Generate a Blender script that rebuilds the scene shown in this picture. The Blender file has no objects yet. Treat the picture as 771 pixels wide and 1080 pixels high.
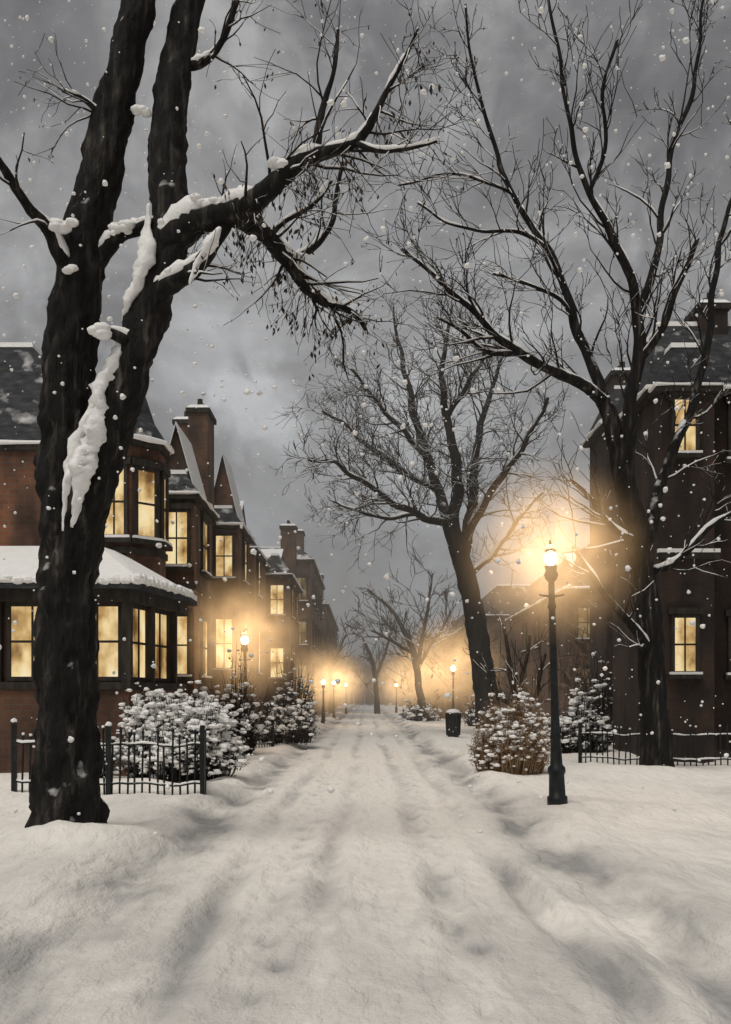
import bpy, math, random
from mathutils import Vector, Matrix, noise
random.seed(7)
R=random.Random(11)
F=1050.0; EYE=1.62; CX=385.5; HY=735.0
def W(x,y,D): return Vector(((x-CX)*D/F, D, EYE-(y-HY)*D/F))
def XX(x,D): return (x-CX)*D/F
def ZZ(y,D): return EYE-(y-HY)*D/F
scene=bpy.context.scene
# ---------------------------------------------------------------- builder
class B:
    def __init__(s): s.v=[];s.f=[];s.m=[]
    def face(s,idx,m=0): s.f.append(idx); s.m.append(m)
    def tube(s,P,rad,sides=6,m=0,rough=0.0,fr=3.0):
        n=len(P)
        if n<2: return
        base=len(s.v); up=None
        for i in range(n):
            t=(P[min(i+1,n-1)]-P[max(i-1,0)])
            if t.length<1e-9: t=Vector((0,0,1))
            t.normalize()
            if up is None:
                a=Vector((0,0,1)) if abs(t.z)<.9 else Vector((1,0,0))
                up=(a-t*a.dot(t)).normalized()
            else:
                up=up-t*up.dot(t)
                up.normalize()
            q=t.cross(up)
            for k in range(sides):
                an=2*math.pi*k/sides
                r=rad[i]
                d=up*math.cos(an)+q*math.sin(an)
                if rough:
                    c=P[i]+d*r
                    r*=1+rough*(noise.noise(Vector((c.x*fr,c.y*fr,c.z*fr*.35)))*1.3+noise.noise(Vector((c.x*fr*4,c.y*fr*4,c.z*fr*1.1)))*.8)
                s.v.append(P[i]+d*r)
        for i in range(n-1):
            for k in range(sides):
                a=base+i*sides+k; b=base+i*sides+(k+1)%sides
                s.face((a,b,b+sides,a+sides),m)
        s.face(tuple(base+k for k in range(sides-1,-1,-1)),m)
        s.face(tuple(base+(n-1)*sides+k for k in range(sides)),m)
    def blob(s,c,rx,ry,rz,m=0,seg=6,rings=4,jit=.2):
        base=len(s.v)
        s.v.append(c+Vector((0,0,rz)))
        for i in range(1,rings):
            ph=math.pi*i/rings
            for k in range(seg):
                th=2*math.pi*k/seg
                j=1+R.uniform(-jit,jit)
                s.v.append(c+Vector((rx*math.sin(ph)*math.cos(th)*j,ry*math.sin(ph)*math.sin(th)*j,rz*math.cos(ph)*j)))
        s.v.append(c-Vector((0,0,rz)))
        last=len(s.v)-1
        for k in range(seg):
            s.face((base,base+1+k,base+1+(k+1)%seg),m)
            s.face((last,base+1+(rings-2)*seg+(k+1)%seg,base+1+(rings-2)*seg+k),m)
        for i in range(rings-2):
            for k in range(seg):
                a=base+1+i*seg+k;b=base+1+i*seg+(k+1)%seg
                s.face((a,a+seg,b+seg,b),m)
    def leaf(s,c,size,m=0,down=False):
        a=Vector((R.gauss(0,1),R.gauss(0,1),R.gauss(0,1)))
        if down: a=Vector((R.gauss(0,.35),R.gauss(0,.35),-1))
        a.normalize()
        b=a.cross(Vector((R.gauss(0,1),R.gauss(0,1),R.gauss(0,1)))).normalized()
        i=len(s.v)
        s.v+= [c-a*size, c+b*size*.42, c+a*size, c-b*size*.42]
        s.face((i,i+1,i+2,i+3),m)
    def obox(s,c,u,n,w,h,d,m=0):
        z=Vector((0,0,1)); i=len(s.v)
        flip=u.cross(n).z<0
        for sz in(-1,1):
            for (su,sn) in((-1,-1),(1,-1),(1,1),(-1,1)):
                s.v.append(c+u*(su*w/2)+n*(sn*d/2)+z*(sz*h/2))
        for q in((3,2,1,0),(4,5,6,7),(1,5,4,0),(2,6,5,1),(3,7,6,2),(0,4,7,3)):
            q=tuple(i+k for k in q)
            s.face(q[::-1] if flip else q,m)
    def box(s,x0,x1,y0,y1,z0,z1,m=0):
        s.obox(Vector(((x0+x1)/2,(y0+y1)/2,(z0+z1)/2)),Vector((1,0,0)),Vector((0,1,0)),abs(x1-x0),abs(z1-z0),abs(y1-y0),m)
    def prism(s,poly,z0,z1,m=0,top=None,mt=None):
        n=len(poly);i=len(s.v);top=top or poly
        for p in poly:s.v.append(Vector((p[0],p[1],z0)))
        for p in top:s.v.append(Vector((p[0],p[1],z1)))
        for k in range(n):
            s.face((i+k,i+(k+1)%n,i+n+(k+1)%n,i+n+k),m)
        s.face(tuple(i+k for k in range(n-1,-1,-1)),m)
        s.face(tuple(i+n+k for k in range(n)),m if mt is None else mt)
    def obj(s,name,mats,smooth=False,parent=None):
        me=bpy.data.meshes.new(name)
        me.from_pydata([tuple(v) for v in s.v],[],s.f)
        for mm in mats: me.materials.append(mm)
        me.polygons.foreach_set('material_index',s.m)
        if smooth: me.polygons.foreach_set('use_smooth',[True]*len(s.f))
        me.update()
        o=bpy.data.objects.new(name,me)
        scene.collection.objects.link(o)
        if parent: o.parent=parent
        return o
def empty(name,loc=(0,0,0)):
    o=bpy.data.objects.new(name,None); scene.collection.objects.link(o); o.empty_display_size=.3
    return o
# ---------------------------------------------------------------- materials
def newmat(name):
    m=bpy.data.materials.new(name); m.use_nodes=True
    nt=m.node_tree; nt.nodes.clear()
    out=nt.nodes.new('ShaderNodeOutputMaterial')
    return m,nt,out
def N(nt,t,**kw):
    n=nt.nodes.new(t)
    for k,v in kw.items(): setattr(n,k,v)
    return n
def L(nt,a,b): nt.links.new(a,b)
def noise_node(nt,scale,detail=4,stretch=(1,1,1),coord='Object',dist=0):
    tc=N(nt,'ShaderNodeTexCoord'); mp=N(nt,'ShaderNodeMapping'); mp.inputs['Scale'].default_value=stretch
    L(nt,tc.outputs[coord],mp.inputs['Vector'])
    n=N(nt,'ShaderNodeTexNoise'); n.inputs['Scale'].default_value=scale; n.inputs['Detail'].default_value=detail
    n.inputs['Distortion'].default_value=dist
    L(nt,mp.outputs['Vector'],n.inputs['Vector'])
    return n
def ramp(nt,src,stops):
    r=N(nt,'ShaderNodeValToRGB'); e=r.color_ramp.elements
    while len(e)>1: e.remove(e[-1])
    e[0].position=stops[0][0]; e[0].color=tuple(stops[0][1])+(1,)
    for p,c in stops[1:]:
        q=e.new(p); q.color=tuple(c)+(1,)
    L(nt,src,r.inputs['Fac']); return r
def mixc(nt,fac,a,b):
    m=N(nt,'ShaderNodeMix',data_type='RGBA')
    for val,idx in((fac,0),(a,6),(b,7)):
        if hasattr(val,'links'): L(nt,val,m.inputs[idx])
        elif idx==0: m.inputs[0].default_value=val
        else: m.inputs[idx].default_value=tuple(val)+(1,)
    return m.outputs[2]
def math_(nt,op,a,b=None,clamp=False):
    m=N(nt,'ShaderNodeMath',operation=op); m.use_clamp=clamp
    for i,v in enumerate((a,b)):
        if v is None: continue
        if hasattr(v,'links'): L(nt,v,m.inputs[i])
        else: m.inputs[i].default_value=v
    return m.outputs[0]
def mrange(nt,v,a,b,c=0,d=1):
    m=N(nt,'ShaderNodeMapRange'); L(nt,v,m.inputs[0])
    for i,q in enumerate((a,b,c,d)): m.inputs[i+1].default_value=q
    return m.outputs[0]
def snowmask(nt,lo=.35,hi=.65,nscale=8,amount=.5):
    g=N(nt,'ShaderNodeNewGeometry'); sp=N(nt,'ShaderNodeSeparateXYZ'); L(nt,g.outputs['Normal'],sp.inputs[0])
    nn=noise_node(nt,nscale,3)
    v=math_(nt,'ADD',sp.outputs['Z'],math_(nt,'MULTIPLY',math_(nt,'SUBTRACT',nn.outputs['Fac'],.5),amount*2))
    return mrange(nt,v,lo,hi)
def surf(name,stops,scale=3,stretch=(1,1,1),rough=.85,bump=.3,bscale=None,bdist=.02,snow=None,detail=6):
    m,nt,out=newmat(name)
    n=noise_node(nt,scale,detail,stretch)
    col=ramp(nt,n.outputs['Fac'],stops).outputs['Color']
    if snow: col=mixc(nt,snowmask(nt,*snow),col,(.84,.83,.81))
    b=N(nt,'ShaderNodeBsdfPrincipled'); b.inputs['Roughness'].default_value=rough
    b.inputs['Specular IOR Level'].default_value=.25
    L(nt,col,b.inputs['Base Color'])
    if bump:
        n2=noise_node(nt,bscale or scale*3,6,stretch)
        bp=N(nt,'ShaderNodeBump'); bp.inputs['Strength'].default_value=bump; bp.inputs['Distance'].default_value=bdist
        L(nt,n2.outputs['Fac'],bp.inputs['Height']); L(nt,bp.outputs[0],b.inputs['Normal'])
    L(nt,b.outputs[0],out.inputs[0]); return m
g3=lambda a,b=None,c=None:(a,b if b is not None else a,c if c is not None else a)
M_bark=surf('bark',[(.3,(.005,.0045,.004)),(.54,(.013,.0115,.010)),(.66,(.045,.039,.034)),(.78,(.15,.135,.12))],scale=11,stretch=(1,1,.13),bump=1.0,bscale=24,bdist=.05,snow=(.42,.75,5,.5))
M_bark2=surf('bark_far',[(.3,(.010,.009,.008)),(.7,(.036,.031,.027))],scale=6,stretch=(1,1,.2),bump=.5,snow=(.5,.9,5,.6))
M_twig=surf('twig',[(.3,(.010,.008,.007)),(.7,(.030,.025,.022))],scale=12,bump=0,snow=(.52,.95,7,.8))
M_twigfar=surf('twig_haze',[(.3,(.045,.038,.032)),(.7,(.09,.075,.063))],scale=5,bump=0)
M_snow=surf('snow',[(.3,(.84,.83,.81)),(.7,(.91,.90,.88))],scale=5,bump=.5,bscale=18,bdist=.03,rough=.6)
M_leaf=surf('dead_leaf',[(.3,(.022,.016,.012)),(.7,(.07,.048,.032))],scale=12,bump=0)
M_rust=surf('dry_leaf',[(.3,(.15,.09,.05)),(.7,(.32,.22,.13))],scale=6,bump=0)
M_iron=surf('painted_iron',[(.3,(.006,.008,.008)),(.7,(.02,.024,.024))],scale=9,bump=.3,bscale=60,bdist=.004,rough=.45,snow=(.8,1.0,12,.3))
M_wood=surf('dark_wood',[(.3,(.018,.016,.014)),(.7,(.055,.046,.038))],scale=8,stretch=(1,1,.3),bump=.4)
M_slate=surf('slate',[(.3,(.02,.022,.024)),(.6,(.05,.052,.056)),(.8,(.12,.12,.125))],scale=3.5,stretch=(1,1,2.5),bump=.6,bscale=9,snow=(.66,1.15,2.2,.8))
M_haze=surf('distant_twigs_hazy',[(.3,(.22,.135,.08)),(.7,(.38,.25,.155))],scale=.6,bump=0)  # pale brown carries the haze at the street's end, painted in
M_haze2=surf('street_twigs_brown_haze',[(.3,(.10,.066,.044)),(.7,(.23,.15,.098))],scale=.9,bump=0)  # brown twigs with the warm street haze mixed into their colour
def brick(name,c1,c2,mortar):
    m,nt,out=newmat(name)
    tc=N(nt,'ShaderNodeTexCoord'); sp=N(nt,'ShaderNodeSeparateXYZ'); L(nt,tc.outputs['Object'],sp.inputs[0])
    u=math_(nt,'ADD',sp.outputs[0],sp.outputs[1]); cb=N(nt,'ShaderNodeCombineXYZ'); L(nt,u,cb.inputs[0]); L(nt,sp.outputs[2],cb.inputs[1])
    bt=N(nt,'ShaderNodeTexBrick'); L(nt,cb.outputs[0],bt.inputs['Vector'])
    bt.inputs['Scale'].default_value=2.2; bt.inputs['Mortar Size'].default_value=.018
    bt.inputs['Color1'].default_value=c1+(1,); bt.inputs['Color2'].default_value=c2+(1,); bt.inputs['Mortar'].default_value=mortar+(1,)
    n=noise_node(nt,1.5,8,(1,1,.5)); rr=ramp(nt,n.outputs['Fac'],[(.32,g3(.4)),(.5,g3(.95)),(.68,g3(1.8,1.55,1.3))])
    mx=N(nt,'ShaderNodeMix',data_type='RGBA',blend_type='MULTIPLY'); mx.inputs[0].default_value=1
    L(nt,bt.outputs['Color'],mx.inputs[6]); L(nt,rr.outputs[0],mx.inputs[7])
    b=N(nt,'ShaderNodeBsdfPrincipled'); b.inputs['Roughness'].default_value=.9
    L(nt,mx.outputs[2],b.inputs['Base Color'])
    bp=N(nt,'ShaderNodeBump'); bp.inputs['Strength'].default_value=.5; bp.inputs['Distance'].default_value=.02
    n2=noise_node(nt,14,5); L(nt,n2.outputs['Fac'],bp.inputs['Height']); L(nt,bp.outputs[0],b.inputs['Normal'])
    L(nt,b.outputs[0],out.inputs[0]); return m
M_brick=brick('brick_red',(.130,.060,.034),(.098,.046,.027),(.095,.075,.058))
M_brick2=brick('brick_brown',(.108,.063,.039),(.080,.047,.030),(.088,.072,.058))
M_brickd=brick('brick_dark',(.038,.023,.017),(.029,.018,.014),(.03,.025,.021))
M_brick3=brick('brick_far_hazy',(.12,.074,.05),(.092,.058,.040),(.095,.076,.06))  # distance haze is put into the brick colour
def glass(name,s):
    m,nt,out=newmat(name)
    n=noise_node(nt,2.0,6,(1,1,.7)); n2=noise_node(nt,5,3,(1,1,.15))
    v=math_(nt,'ADD',math_(nt,'MULTIPLY',n.outputs['Fac'],.8),math_(nt,'MULTIPLY',n2.outputs['Fac'],.2))
    c=ramp(nt,v,[(.34,(.14,.07,.022)),(.45,(.56,.35,.13)),(.56,(.92,.70,.35)),(.7,(1,.88,.58))])
    e=N(nt,'ShaderNodeEmission'); e.inputs[1].default_value=s; L(nt,c.outputs[0],e.inputs[0])
    gl=N(nt,'ShaderNodeBsdfGlossy'); gl.inputs['Roughness'].default_value=.15; gl.inputs[0].default_value=(.05,.05,.05,1)
    a=N(nt,'ShaderNodeAddShader'); L(nt,e.outputs[0],a.inputs[0]); L(nt,gl.outputs[0],a.inputs[1])
    L(nt,a.outputs[0],out.inputs[0]); return m
M_glass=glass('lit_window',.9)
M_glassdim=glass('lit_window_dim',.22)
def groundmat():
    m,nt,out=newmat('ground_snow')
    at=N(nt,'ShaderNodeAttribute'); at.attribute_name='slush_shade'  # real slush together with shade painted into the snow colour
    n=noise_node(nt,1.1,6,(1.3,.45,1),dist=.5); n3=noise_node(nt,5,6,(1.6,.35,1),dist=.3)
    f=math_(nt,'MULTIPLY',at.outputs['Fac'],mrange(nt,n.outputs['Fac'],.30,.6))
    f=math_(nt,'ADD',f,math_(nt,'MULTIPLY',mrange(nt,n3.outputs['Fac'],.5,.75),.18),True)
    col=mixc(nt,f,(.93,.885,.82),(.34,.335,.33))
    b=N(nt,'ShaderNodeBsdfPrincipled'); b.inputs['Roughness'].default_value=.65; b.inputs['Specular IOR Level'].default_value=.3
    L(nt,col,b.inputs['Base Color'])
    n4=noise_node(nt,6,9,(1.3,.5,1),dist=.15)
    n5=noise_node(nt,45,5,(1,.7,1))
    hh=math_(nt,'ADD',math_(nt,'MULTIPLY',n4.outputs['Fac'],.9),math_(nt,'MULTIPLY',n5.outputs['Fac'],.14))
    bp=N(nt,'ShaderNodeBump'); bp.inputs['Strength'].default_value=.85; bp.inputs['Distance'].default_value=.09
    L(nt,hh,bp.inputs['Height']); L(nt,bp.outputs[0],b.inputs['Normal'])
    L(nt,b.outputs[0],out.inputs[0]); return m
M_ground=groundmat()
def lampmat():
    m,nt,out=newmat('lamp_globe_lit'); e=N(nt,'ShaderNodeEmission'); e.inputs[0].default_value=(1,.60,.26,1); e.inputs[1].default_value=48
    L(nt,e.outputs[0],out.inputs[0]); return m
M_lamp=lampmat()
def halomat(R_,k):
    m,nt,out=newmat('lamp_glow_halo')
    tc=N(nt,'ShaderNodeTexCoord'); vl=N(nt,'ShaderNodeVectorMath',operation='LENGTH'); L(nt,tc.outputs['Object'],vl.inputs[0])
    a=mrange(nt,vl.outputs['Value'],0,1,1,0); a=math_(nt,'POWER',a,2.0)
    n=noise_node(nt,4.0,5,dist=.4); a=math_(nt,'MULTIPLY',a,mrange(nt,n.outputs['Fac'],.32,.66,.4,1.5))
    a=math_(nt,'MULTIPLY',a,k/R_)
    e=N(nt,'ShaderNodeEmission'); e.inputs[0].default_value=(1,.61,.28,1); L(nt,a,e.inputs[1])  # volume emits by itself, imitating lamplight scattered in the mist
    L(nt,e.outputs[0],out.inputs['Volume']); return m
# ---------------------------------------------------------------- terrain
def sst(a,b,x):
    t=max(0,min(1,(x-a)/(b-a))); return t*t*(3-2*t)
def nz(x,y,z=0): return noise.noise(Vector((x,y,z)))
def redge(y,s): return 1.72+.22*nz(s*7,y*.4)+.10*nz(s*3,y*1.3)+.04*nz(s*5,y*4)
TX,TY=-3.06,10.3
def hbank(x,y):
    s=1 if x>0 else -1; ax=abs(x); e=redge(y,s)
    k=sst(e-.1,e+.8,ax)
    z=.13*k+k*(.08*nz(x*.55,y*.4)+.05*nz(x*1.7,y*1.2,3)+.022*nz(x*5,y*4,5))
    z-=.06*math.exp(-((ax-e-.25)/.18)**2)*(.3+.9*max(0,nz(x*.4,y*.7,9)+.4))
    z+=.09*math.exp(-((ax-e-.75)/.3)**2)*(.5+nz(s*2,y*.8,4))
    d=math.hypot(x-TX,y-TY); z+=.17*math.exp(-(d/.8)**2)
    d=math.hypot((x-TX-.05)/1.5,y-TY+.38); z+=.12*math.exp(-(d/.22)**2)*(1+.6*nz(x*5,y*3,1))
    d=math.hypot(x-6,y-20); z+=.14*math.exp(-(d/1.0)**2)
    if s<0: z+=.10*sst(2.6,5,ax)*(.6+.8*nz(x*.3,y*.3,8))
    return z
steps=[]
rr=random.Random(3)
yy=3.2
while yy<26:
    steps.append((.42+.14*(len(steps)%2)+rr.uniform(-.05,.05)+.02*yy,yy)); yy+=rr.uniform(.55,.75)
yy=4
while yy<20:
    steps.append((-.45-.13*(len(steps)%2)+rr.uniform(-.06,.06)-.015*yy,yy)); yy+=rr.uniform(.6,.8)
RUTS=(-1.12,-.28,.62,1.3)
def rutx(c,y): return c+.20*nz(c*5,y*.13)+.04*nz(c*9,y*.6)
def hroad(x,y):
    z=.018*nz(x*1.5,y*.5)+.014*nz(x*4,y*1.2,2)
    for c in RUTS:
        cc=rutx(c,y); k=.55+.9*nz(c,y*.3,7)
        k=max(0,k)
        z-=.055*math.exp(-((x-cc)/.11)**2)*k
        z+=.028*math.exp(-((x-cc-.19)/.08)**2)*k
        z+=.022*math.exp(-((x-cc+.19)/.08)**2)*k
    if y<27:
        for (sx,sy) in steps:
            if abs(sy-y)<.35 and abs(sx-x)<.25:
                z-=.045*math.exp(-((x-sx)/.06)**2-((y-sy)/.13)**2)
                z+=.012*math.exp(-((x-sx)/.12)**2-((y-sy+.05)/.2)**2)
    return z+.03*sst(1.15,1.6,abs(x))
def H(x,y):
    return hbank(x,y) if abs(x)>redge(y,1 if x>0 else -1) else max(hroad(x,y),0)
def grid(name,xs,ys,hf,sf,mat):
    v=[];f=[];sl=[]
    for y in ys:
        for x in xs:
            v.append((x,y,hf(x,y))); sl.append(max(0,min(1,sf(x,y))))
    nx=len(xs)
    for j in range(len(ys)-1):
        for i in range(nx-1):
            a=j*nx+i; f.append((a,a+1,a+nx+1,a+nx))
    me=bpy.data.meshes.new(name); me.from_pydata(v,[],f); me.materials.append(mat)
    at=me.attributes.new('slush_shade','FLOAT','POINT'); at.data.foreach_set('value',sl)
    me.polygons.foreach_set('use_smooth',[True]*len(f)); me.update()
    o=bpy.data.objects.new(name,me); scene.collection.objects.link(o); return o
def span(a,b,s0,g):
    out=[a];s=s0
    while out[-1]<b: out.append(out[-1]+s); s*=g
    return out
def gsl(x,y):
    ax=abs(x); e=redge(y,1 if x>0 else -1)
    t=1.1*math.exp(-((ax-e-.2)/.30)**2)*(.45+1.3*max(0,nz(x*.5,y*.6,9)+.3))  # dirty slush at the road edge, plus painted shade of the hollow
    t+=.6*max(0,nz(x*.5,y*.35,12)+.1)*sst(1.2,1.8,ax)+ .5*sst(12,5,y)  # grey patches, then the dimmer foreground light painted in as darker snow
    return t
def ghf(x,y):
    if abs(x)<redge(y,1 if x>0 else -1)-.02: return -.12
    return hbank(x,y)
xs_r=span(1.3,9,.05,1.012); xs_r+=span(xs_r[-1]+1,500,1.5,1.35)
xs=[-a for a in reversed(xs_r)]+xs_r
ys=[-40,-20,-10,-5,-2]+span(0,1200,.06,1.0135)
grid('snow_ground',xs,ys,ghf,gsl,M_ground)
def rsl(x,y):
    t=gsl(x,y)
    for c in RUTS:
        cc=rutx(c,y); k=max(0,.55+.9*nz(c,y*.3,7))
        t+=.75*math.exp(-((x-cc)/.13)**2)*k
    if y<27:
        for (sx,sy) in steps:
            if abs(sy-y)<.35 and abs(sx-x)<.3: t+=.5*math.exp(-((x-sx)/.09)**2-((y-sy)/.15)**2)
    return t
def rh(x,y):
    e=redge(y,1 if x>0 else -1)
    return hroad(x,y)-.35*sst(e-.02,e+.4,abs(x))
nx=160
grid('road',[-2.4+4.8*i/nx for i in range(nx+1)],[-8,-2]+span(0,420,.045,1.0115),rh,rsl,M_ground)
# ---------------------------------------------------------------- trees
def resample(P,rad,step):
    out=[];ro=[];n=len(P)
    for i in range(n-1):
        p0=P[max(i-1,0)];p1=P[i];p2=P[i+1];p3=P[min(i+2,n-1)]
        k=max(2,int((p2-p1).length/step))
        for j in range(k):
            t=j/k
            q=.5*((2*p1)+(p2-p0)*t+(2*p0-5*p1+4*p2-p3)*t*t+(3*p1-p0-3*p2+p3)*t**3)
            out.append(q); ro.append(rad[i]+(rad[i+1]-rad[i])*t)
    out.append(P[-1]);ro.append(rad[-1]); return out,ro
def limb(b,D,pts,sides=10,m=0,rough=.12,step=None,fr=3.0,wob=.0):
    P=[W(p[0],p[1],D+(p[3] if len(p)>3 else 0)) for p in pts]
    rad=[p[2]/2*D/F for p in pts]
    P,rad=resample(P,rad,step or .008*D)
    if wob:
        P=[q+Vector((nz(q.z*1.1,q.x*1.1,1),nz(q.z*1.1,q.x,5),nz(q.x*1.3,q.z,9)))*wob for q in P]
    b.tube(P,rad,sides,m,rough,fr); return P,rad
def snowtop(b,P,rad,m,prob=.5,k=.62,off=.72,rmin=0,mn=4,mx=11):
    i=0;n=len(P)
    while i<n-3:
        ln=R.randint(mn,mx)
        if R.random()<prob:
            j=min(n-1,i+ln); Q=[];q=[]
            for a in range(i,j+1):
                t=(P[min(a+1,n-1)]-P[max(a-1,0)]).normalized()
                if abs(t.z)>.86: continue
                u=(Vector((0,0,1))-t*t.z).normalized()
                rr=max(rad[a],rmin)
                Q.append(P[a]+u*rr*off*R.uniform(.92,1.12)+Vector((0,-.3*rr,0)))
                s=math.sin(math.pi*(a-i+.4)/(j-i+.8)); q.append(rr*k*(.3+.7*s)*R.uniform(.75,1.25))
            if len(Q)>2: b.tube(Q,q,8,m,.3,6)
        i+=ln
def rv(): return Vector((R.gauss(0,1),R.gauss(0,1),R.gauss(0,1))).normalized()
def grow(b,p,d,Ln,r,lv,rmin,m,crook=.28,up=.08,leaf=None,kids=(3,5),endn=5):
    n=endn if lv>0 else 4
    pts=[p.copy()];ds=[]
    for i in range(n):
        d=(d+rv()*crook+Vector((0,0,up))).normalized(); ds.append(d)
        pts.append(pts[-1]+d*Ln/n*R.uniform(.8,1.2))
    rads=[max(rmin*.7,r*(1-.7*i/n)) for i in range(n+1)]
    b.tube(pts,rads,4 if r>rmin*2.2 else 3,m)
    if r>rmin*1.1 and R.random()<.65:
        Q=[];q=[]
        for i in range(n):
            if abs(ds[min(i,n-1)].z)<.88: Q.append(pts[i]+Vector((0,-.3*rads[i],rads[i]*.95))); q.append(rads[i]*.85)
        if len(Q)>1: b.tube(Q,q,4,2 if m==1 else 1)
    if leaf and lv==0:
        for i in range(R.randint(0,leaf[1])):
            b.leaf(pts[R.randint(1,n)]+rv()*leaf[0]+Vector((0,0,-leaf[0])),leaf[0]*R.uniform(.6,1.2),leaf[2],True)
    if lv>0:
        for i in range(R.randint(*kids)):
            t=R.uniform(.2,1.0); j=min(n-1,int(t*n)); q=pts[j].lerp(pts[j+1],t*n-j if j<n-1 else .9)
            dd=ds[j]; s=rv(); s=(s-dd*s.dot(dd)).normalized()
            a=math.radians(R.uniform(22,52))
            grow(b,q,(dd*math.cos(a)+s*math.sin(a)),Ln*R.uniform(.45,.75),max(rmin,rads[j]*.6),lv-1,rmin,m,crook,up,leaf,kids,endn)
def spawn(b,P,rad,count,Ln,lv,rmin,m,t0=.2,spread=(25,60),up=.08,leaf=None,kids=(3,5),bias=Vector((0,0,.25)),rk=.5,crook=.28):
    n=len(P)
    for i in range(count):
        t=t0+(1-t0)*(i+R.random())/count; j=max(1,min(n-2,int(t*(n-1))))
        dd=(P[j+1]-P[j-1]).normalized(); s=rv(); s=(s-dd*s.dot(dd)).normalized()
        s=(s+bias).normalized()
        a=math.radians(R.uniform(*spread))
        grow(b,P[j],(dd*math.cos(a)+s*math.sin(a)).normalized(),Ln*R.uniform(.6,1.2)*(1.15-.5*t),max(rmin,min(rad[j]*rk,Ln*.02)),lv,rmin,m,crook,up,leaf,kids)
# ---- big left tree
D=10.4
b=B()
trunk=[(68,930,100),(70,892,82),(70,850,69),(71,780,62),(70,700,58),(71,620,58),(72,560,60),(71,500,57),(70,440,54),(72,380,52),(80,310,47),(93,240,42),(108,175,39),(122,110,36),(136,50,33),(152,-20,30),(160,-70,26)]
limb(b,D,trunk,40,0,.24,.05,7)
for q in([(58,850,34),(38,890,28),(14,925,16)],[(84,850,26),(98,888,20),(118,925,12)],[(72,860,40,-.12),(76,900,28,-.3),(80,930,14,-.45)]):
    limb(b,D,q,12,0,.2,.06,6)
st=[(78,600,44,-.05),(92,540,46,-.1),(108,480,44,-.12),(128,420,40,-.15),(146,365,37,-.2),(163,312,36,-.2),(177,268,38,-.2),(180,225,38,-.1),(176,170,38,0),(180,110,36,.1),(190,50,32,.2),(204,-20,28,.3),(212,-70,22,.4)]
limb(b,D,st,32,0,.24,.05,7)
limbs=[
 [(172,262,34,-.2),(200,238,31,-.3),(235,226,26,-.4),(268,212,22,-.6),(298,188,19,-.7),(325,168,16,-.8),(352,158,12,-.9),(376,148,9,-1),(395,122,7,-1.1),(408,96,5,-1.1),(428,58,3.4,-1.2),(440,30,2.5,-1.2)],
 [(232,226,20,-.4),(258,232,19,-.3),(282,252,18,-.1),(303,276,16,.1),(322,303,14,.2),(345,320,11,.3),(368,326,8,.4),(382,338,6,.5),(388,352,3,.5)],
 [(158,318,22,-.2),(184,296,20,-.35),(208,280,16,-.4),(226,256,14,-.4),(240,232,12,-.4)],
 [(332,166,10,-.8),(336,138,8,-.7),(343,105,6,-.6),(352,70,4,-.6),(356,30,3,-.5)],
 [(374,150,6,-1),(398,158,5,-1.1),(430,156,3.5,-1.3),(462,148,2,-1.4)],
 [(305,276,8,.1),(332,262,7,0),(350,236,6,-.1),(354,205,4,-.2),(362,170,3,-.3)],
 [(282,252,6,-.1),(300,236,5,-.2),(330,218,4,-.4),(350,190,3,-.4)],
 [(96,284,20,.05),(112,262,17,-.05),(128,248,15,-.1),(148,240,13,-.15),(166,236,12,-.15)],
 [(84,300,16,0),(62,270,15,-.2),(50,240,14,-.3),(28,215,10,-.5),(0,170,8,-.8),(-30,140,5,-1)],
 [(116,140,10,0),(100,118,7,-.1),(84,104,5,-.2),(64,96,3,-.3)],
 [(186,70,12,.2),(215,64,9,.1),(235,40,7,0),(250,0,5,-.1)],
 [(150,362,14,-.25),(132,356,13,-.35),(116,350,12,-.4),(104,344,6,-.45)],
]
LP=[]
for i,q in enumerate(limbs):
    P,r=limb(b,D,q,14,0,.2,.05,6,.03); LP.append((P,r))
    snowtop(b,P,r,2,.9,.82,.74,.028,6,15)
def plaster(pts,sides=12,m=2,D=D): limb(b,D,pts,sides,m,.85,.035,10)
plaster([(157,215,3,-.36),(155,245,10,-.36),(152,275,14,-.38),(143,300,14,-.36),(135,325,9,-.32),(128,340,3,-.24)])
plaster([(134,345,4,-.28),(124,372,12,-.32),(114,402,16,-.34),(104,430,17,-.32),(96,458,19,-.34),(88,486,22,-.36),(84,512,18,-.36),(80,536,10,-.34),(76,556,3,-.3)])
plaster([(112,398,3,-.28),(100,425,8,-.32),(86,455,11,-.38),(76,490,12,-.38),(70,520,9,-.38),(66,560,3,-.36)])
plaster([(200,300,2,-.52),(210,276,8,-.52),(224,254,9,-.52),(232,240,3,-.5)])
def clump(x,y,w,dd,asp=1.4):
    s=w/2*D/F; c=W(x,y,D+dd)
    for k in range(8):
        q=c+V((R.uniform(-1,1)*s*asp,R.uniform(-.5,.5)*s,R.uniform(-.35,.35)*s)); z=s*R.uniform(.5,.85)
        b.blob(q,z*1.25,z,z*.8,2,10,7,.12)
V=Vector
for (x,y,w,dd,a) in((66,238,18,-.32,1.2),(74,284,11,-.26,.6),(150,118,12,-.1,1.2),(128,240,14,-.2,1.3),(108,350,18,-.45,.8),(218,212,14,-.42,2.0),(300,174,16,-.75,1.6),(318,268,10,.02,1.2),(352,316,8,.22,1.1),(268,202,9,-.62,1.4)):
    clump(x,y,w,dd,a)
for i,(P,r) in enumerate(LP):
    if i in(7,11): continue
    spawn(b,P,r,[20,16,5,9,7,9,8,0,5,7,7,0][i],.9,1,.0045,1,.3,(30,75),.02,(.028,2,3),(2,4),Vector((0,0,-.15)),.35)
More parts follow.
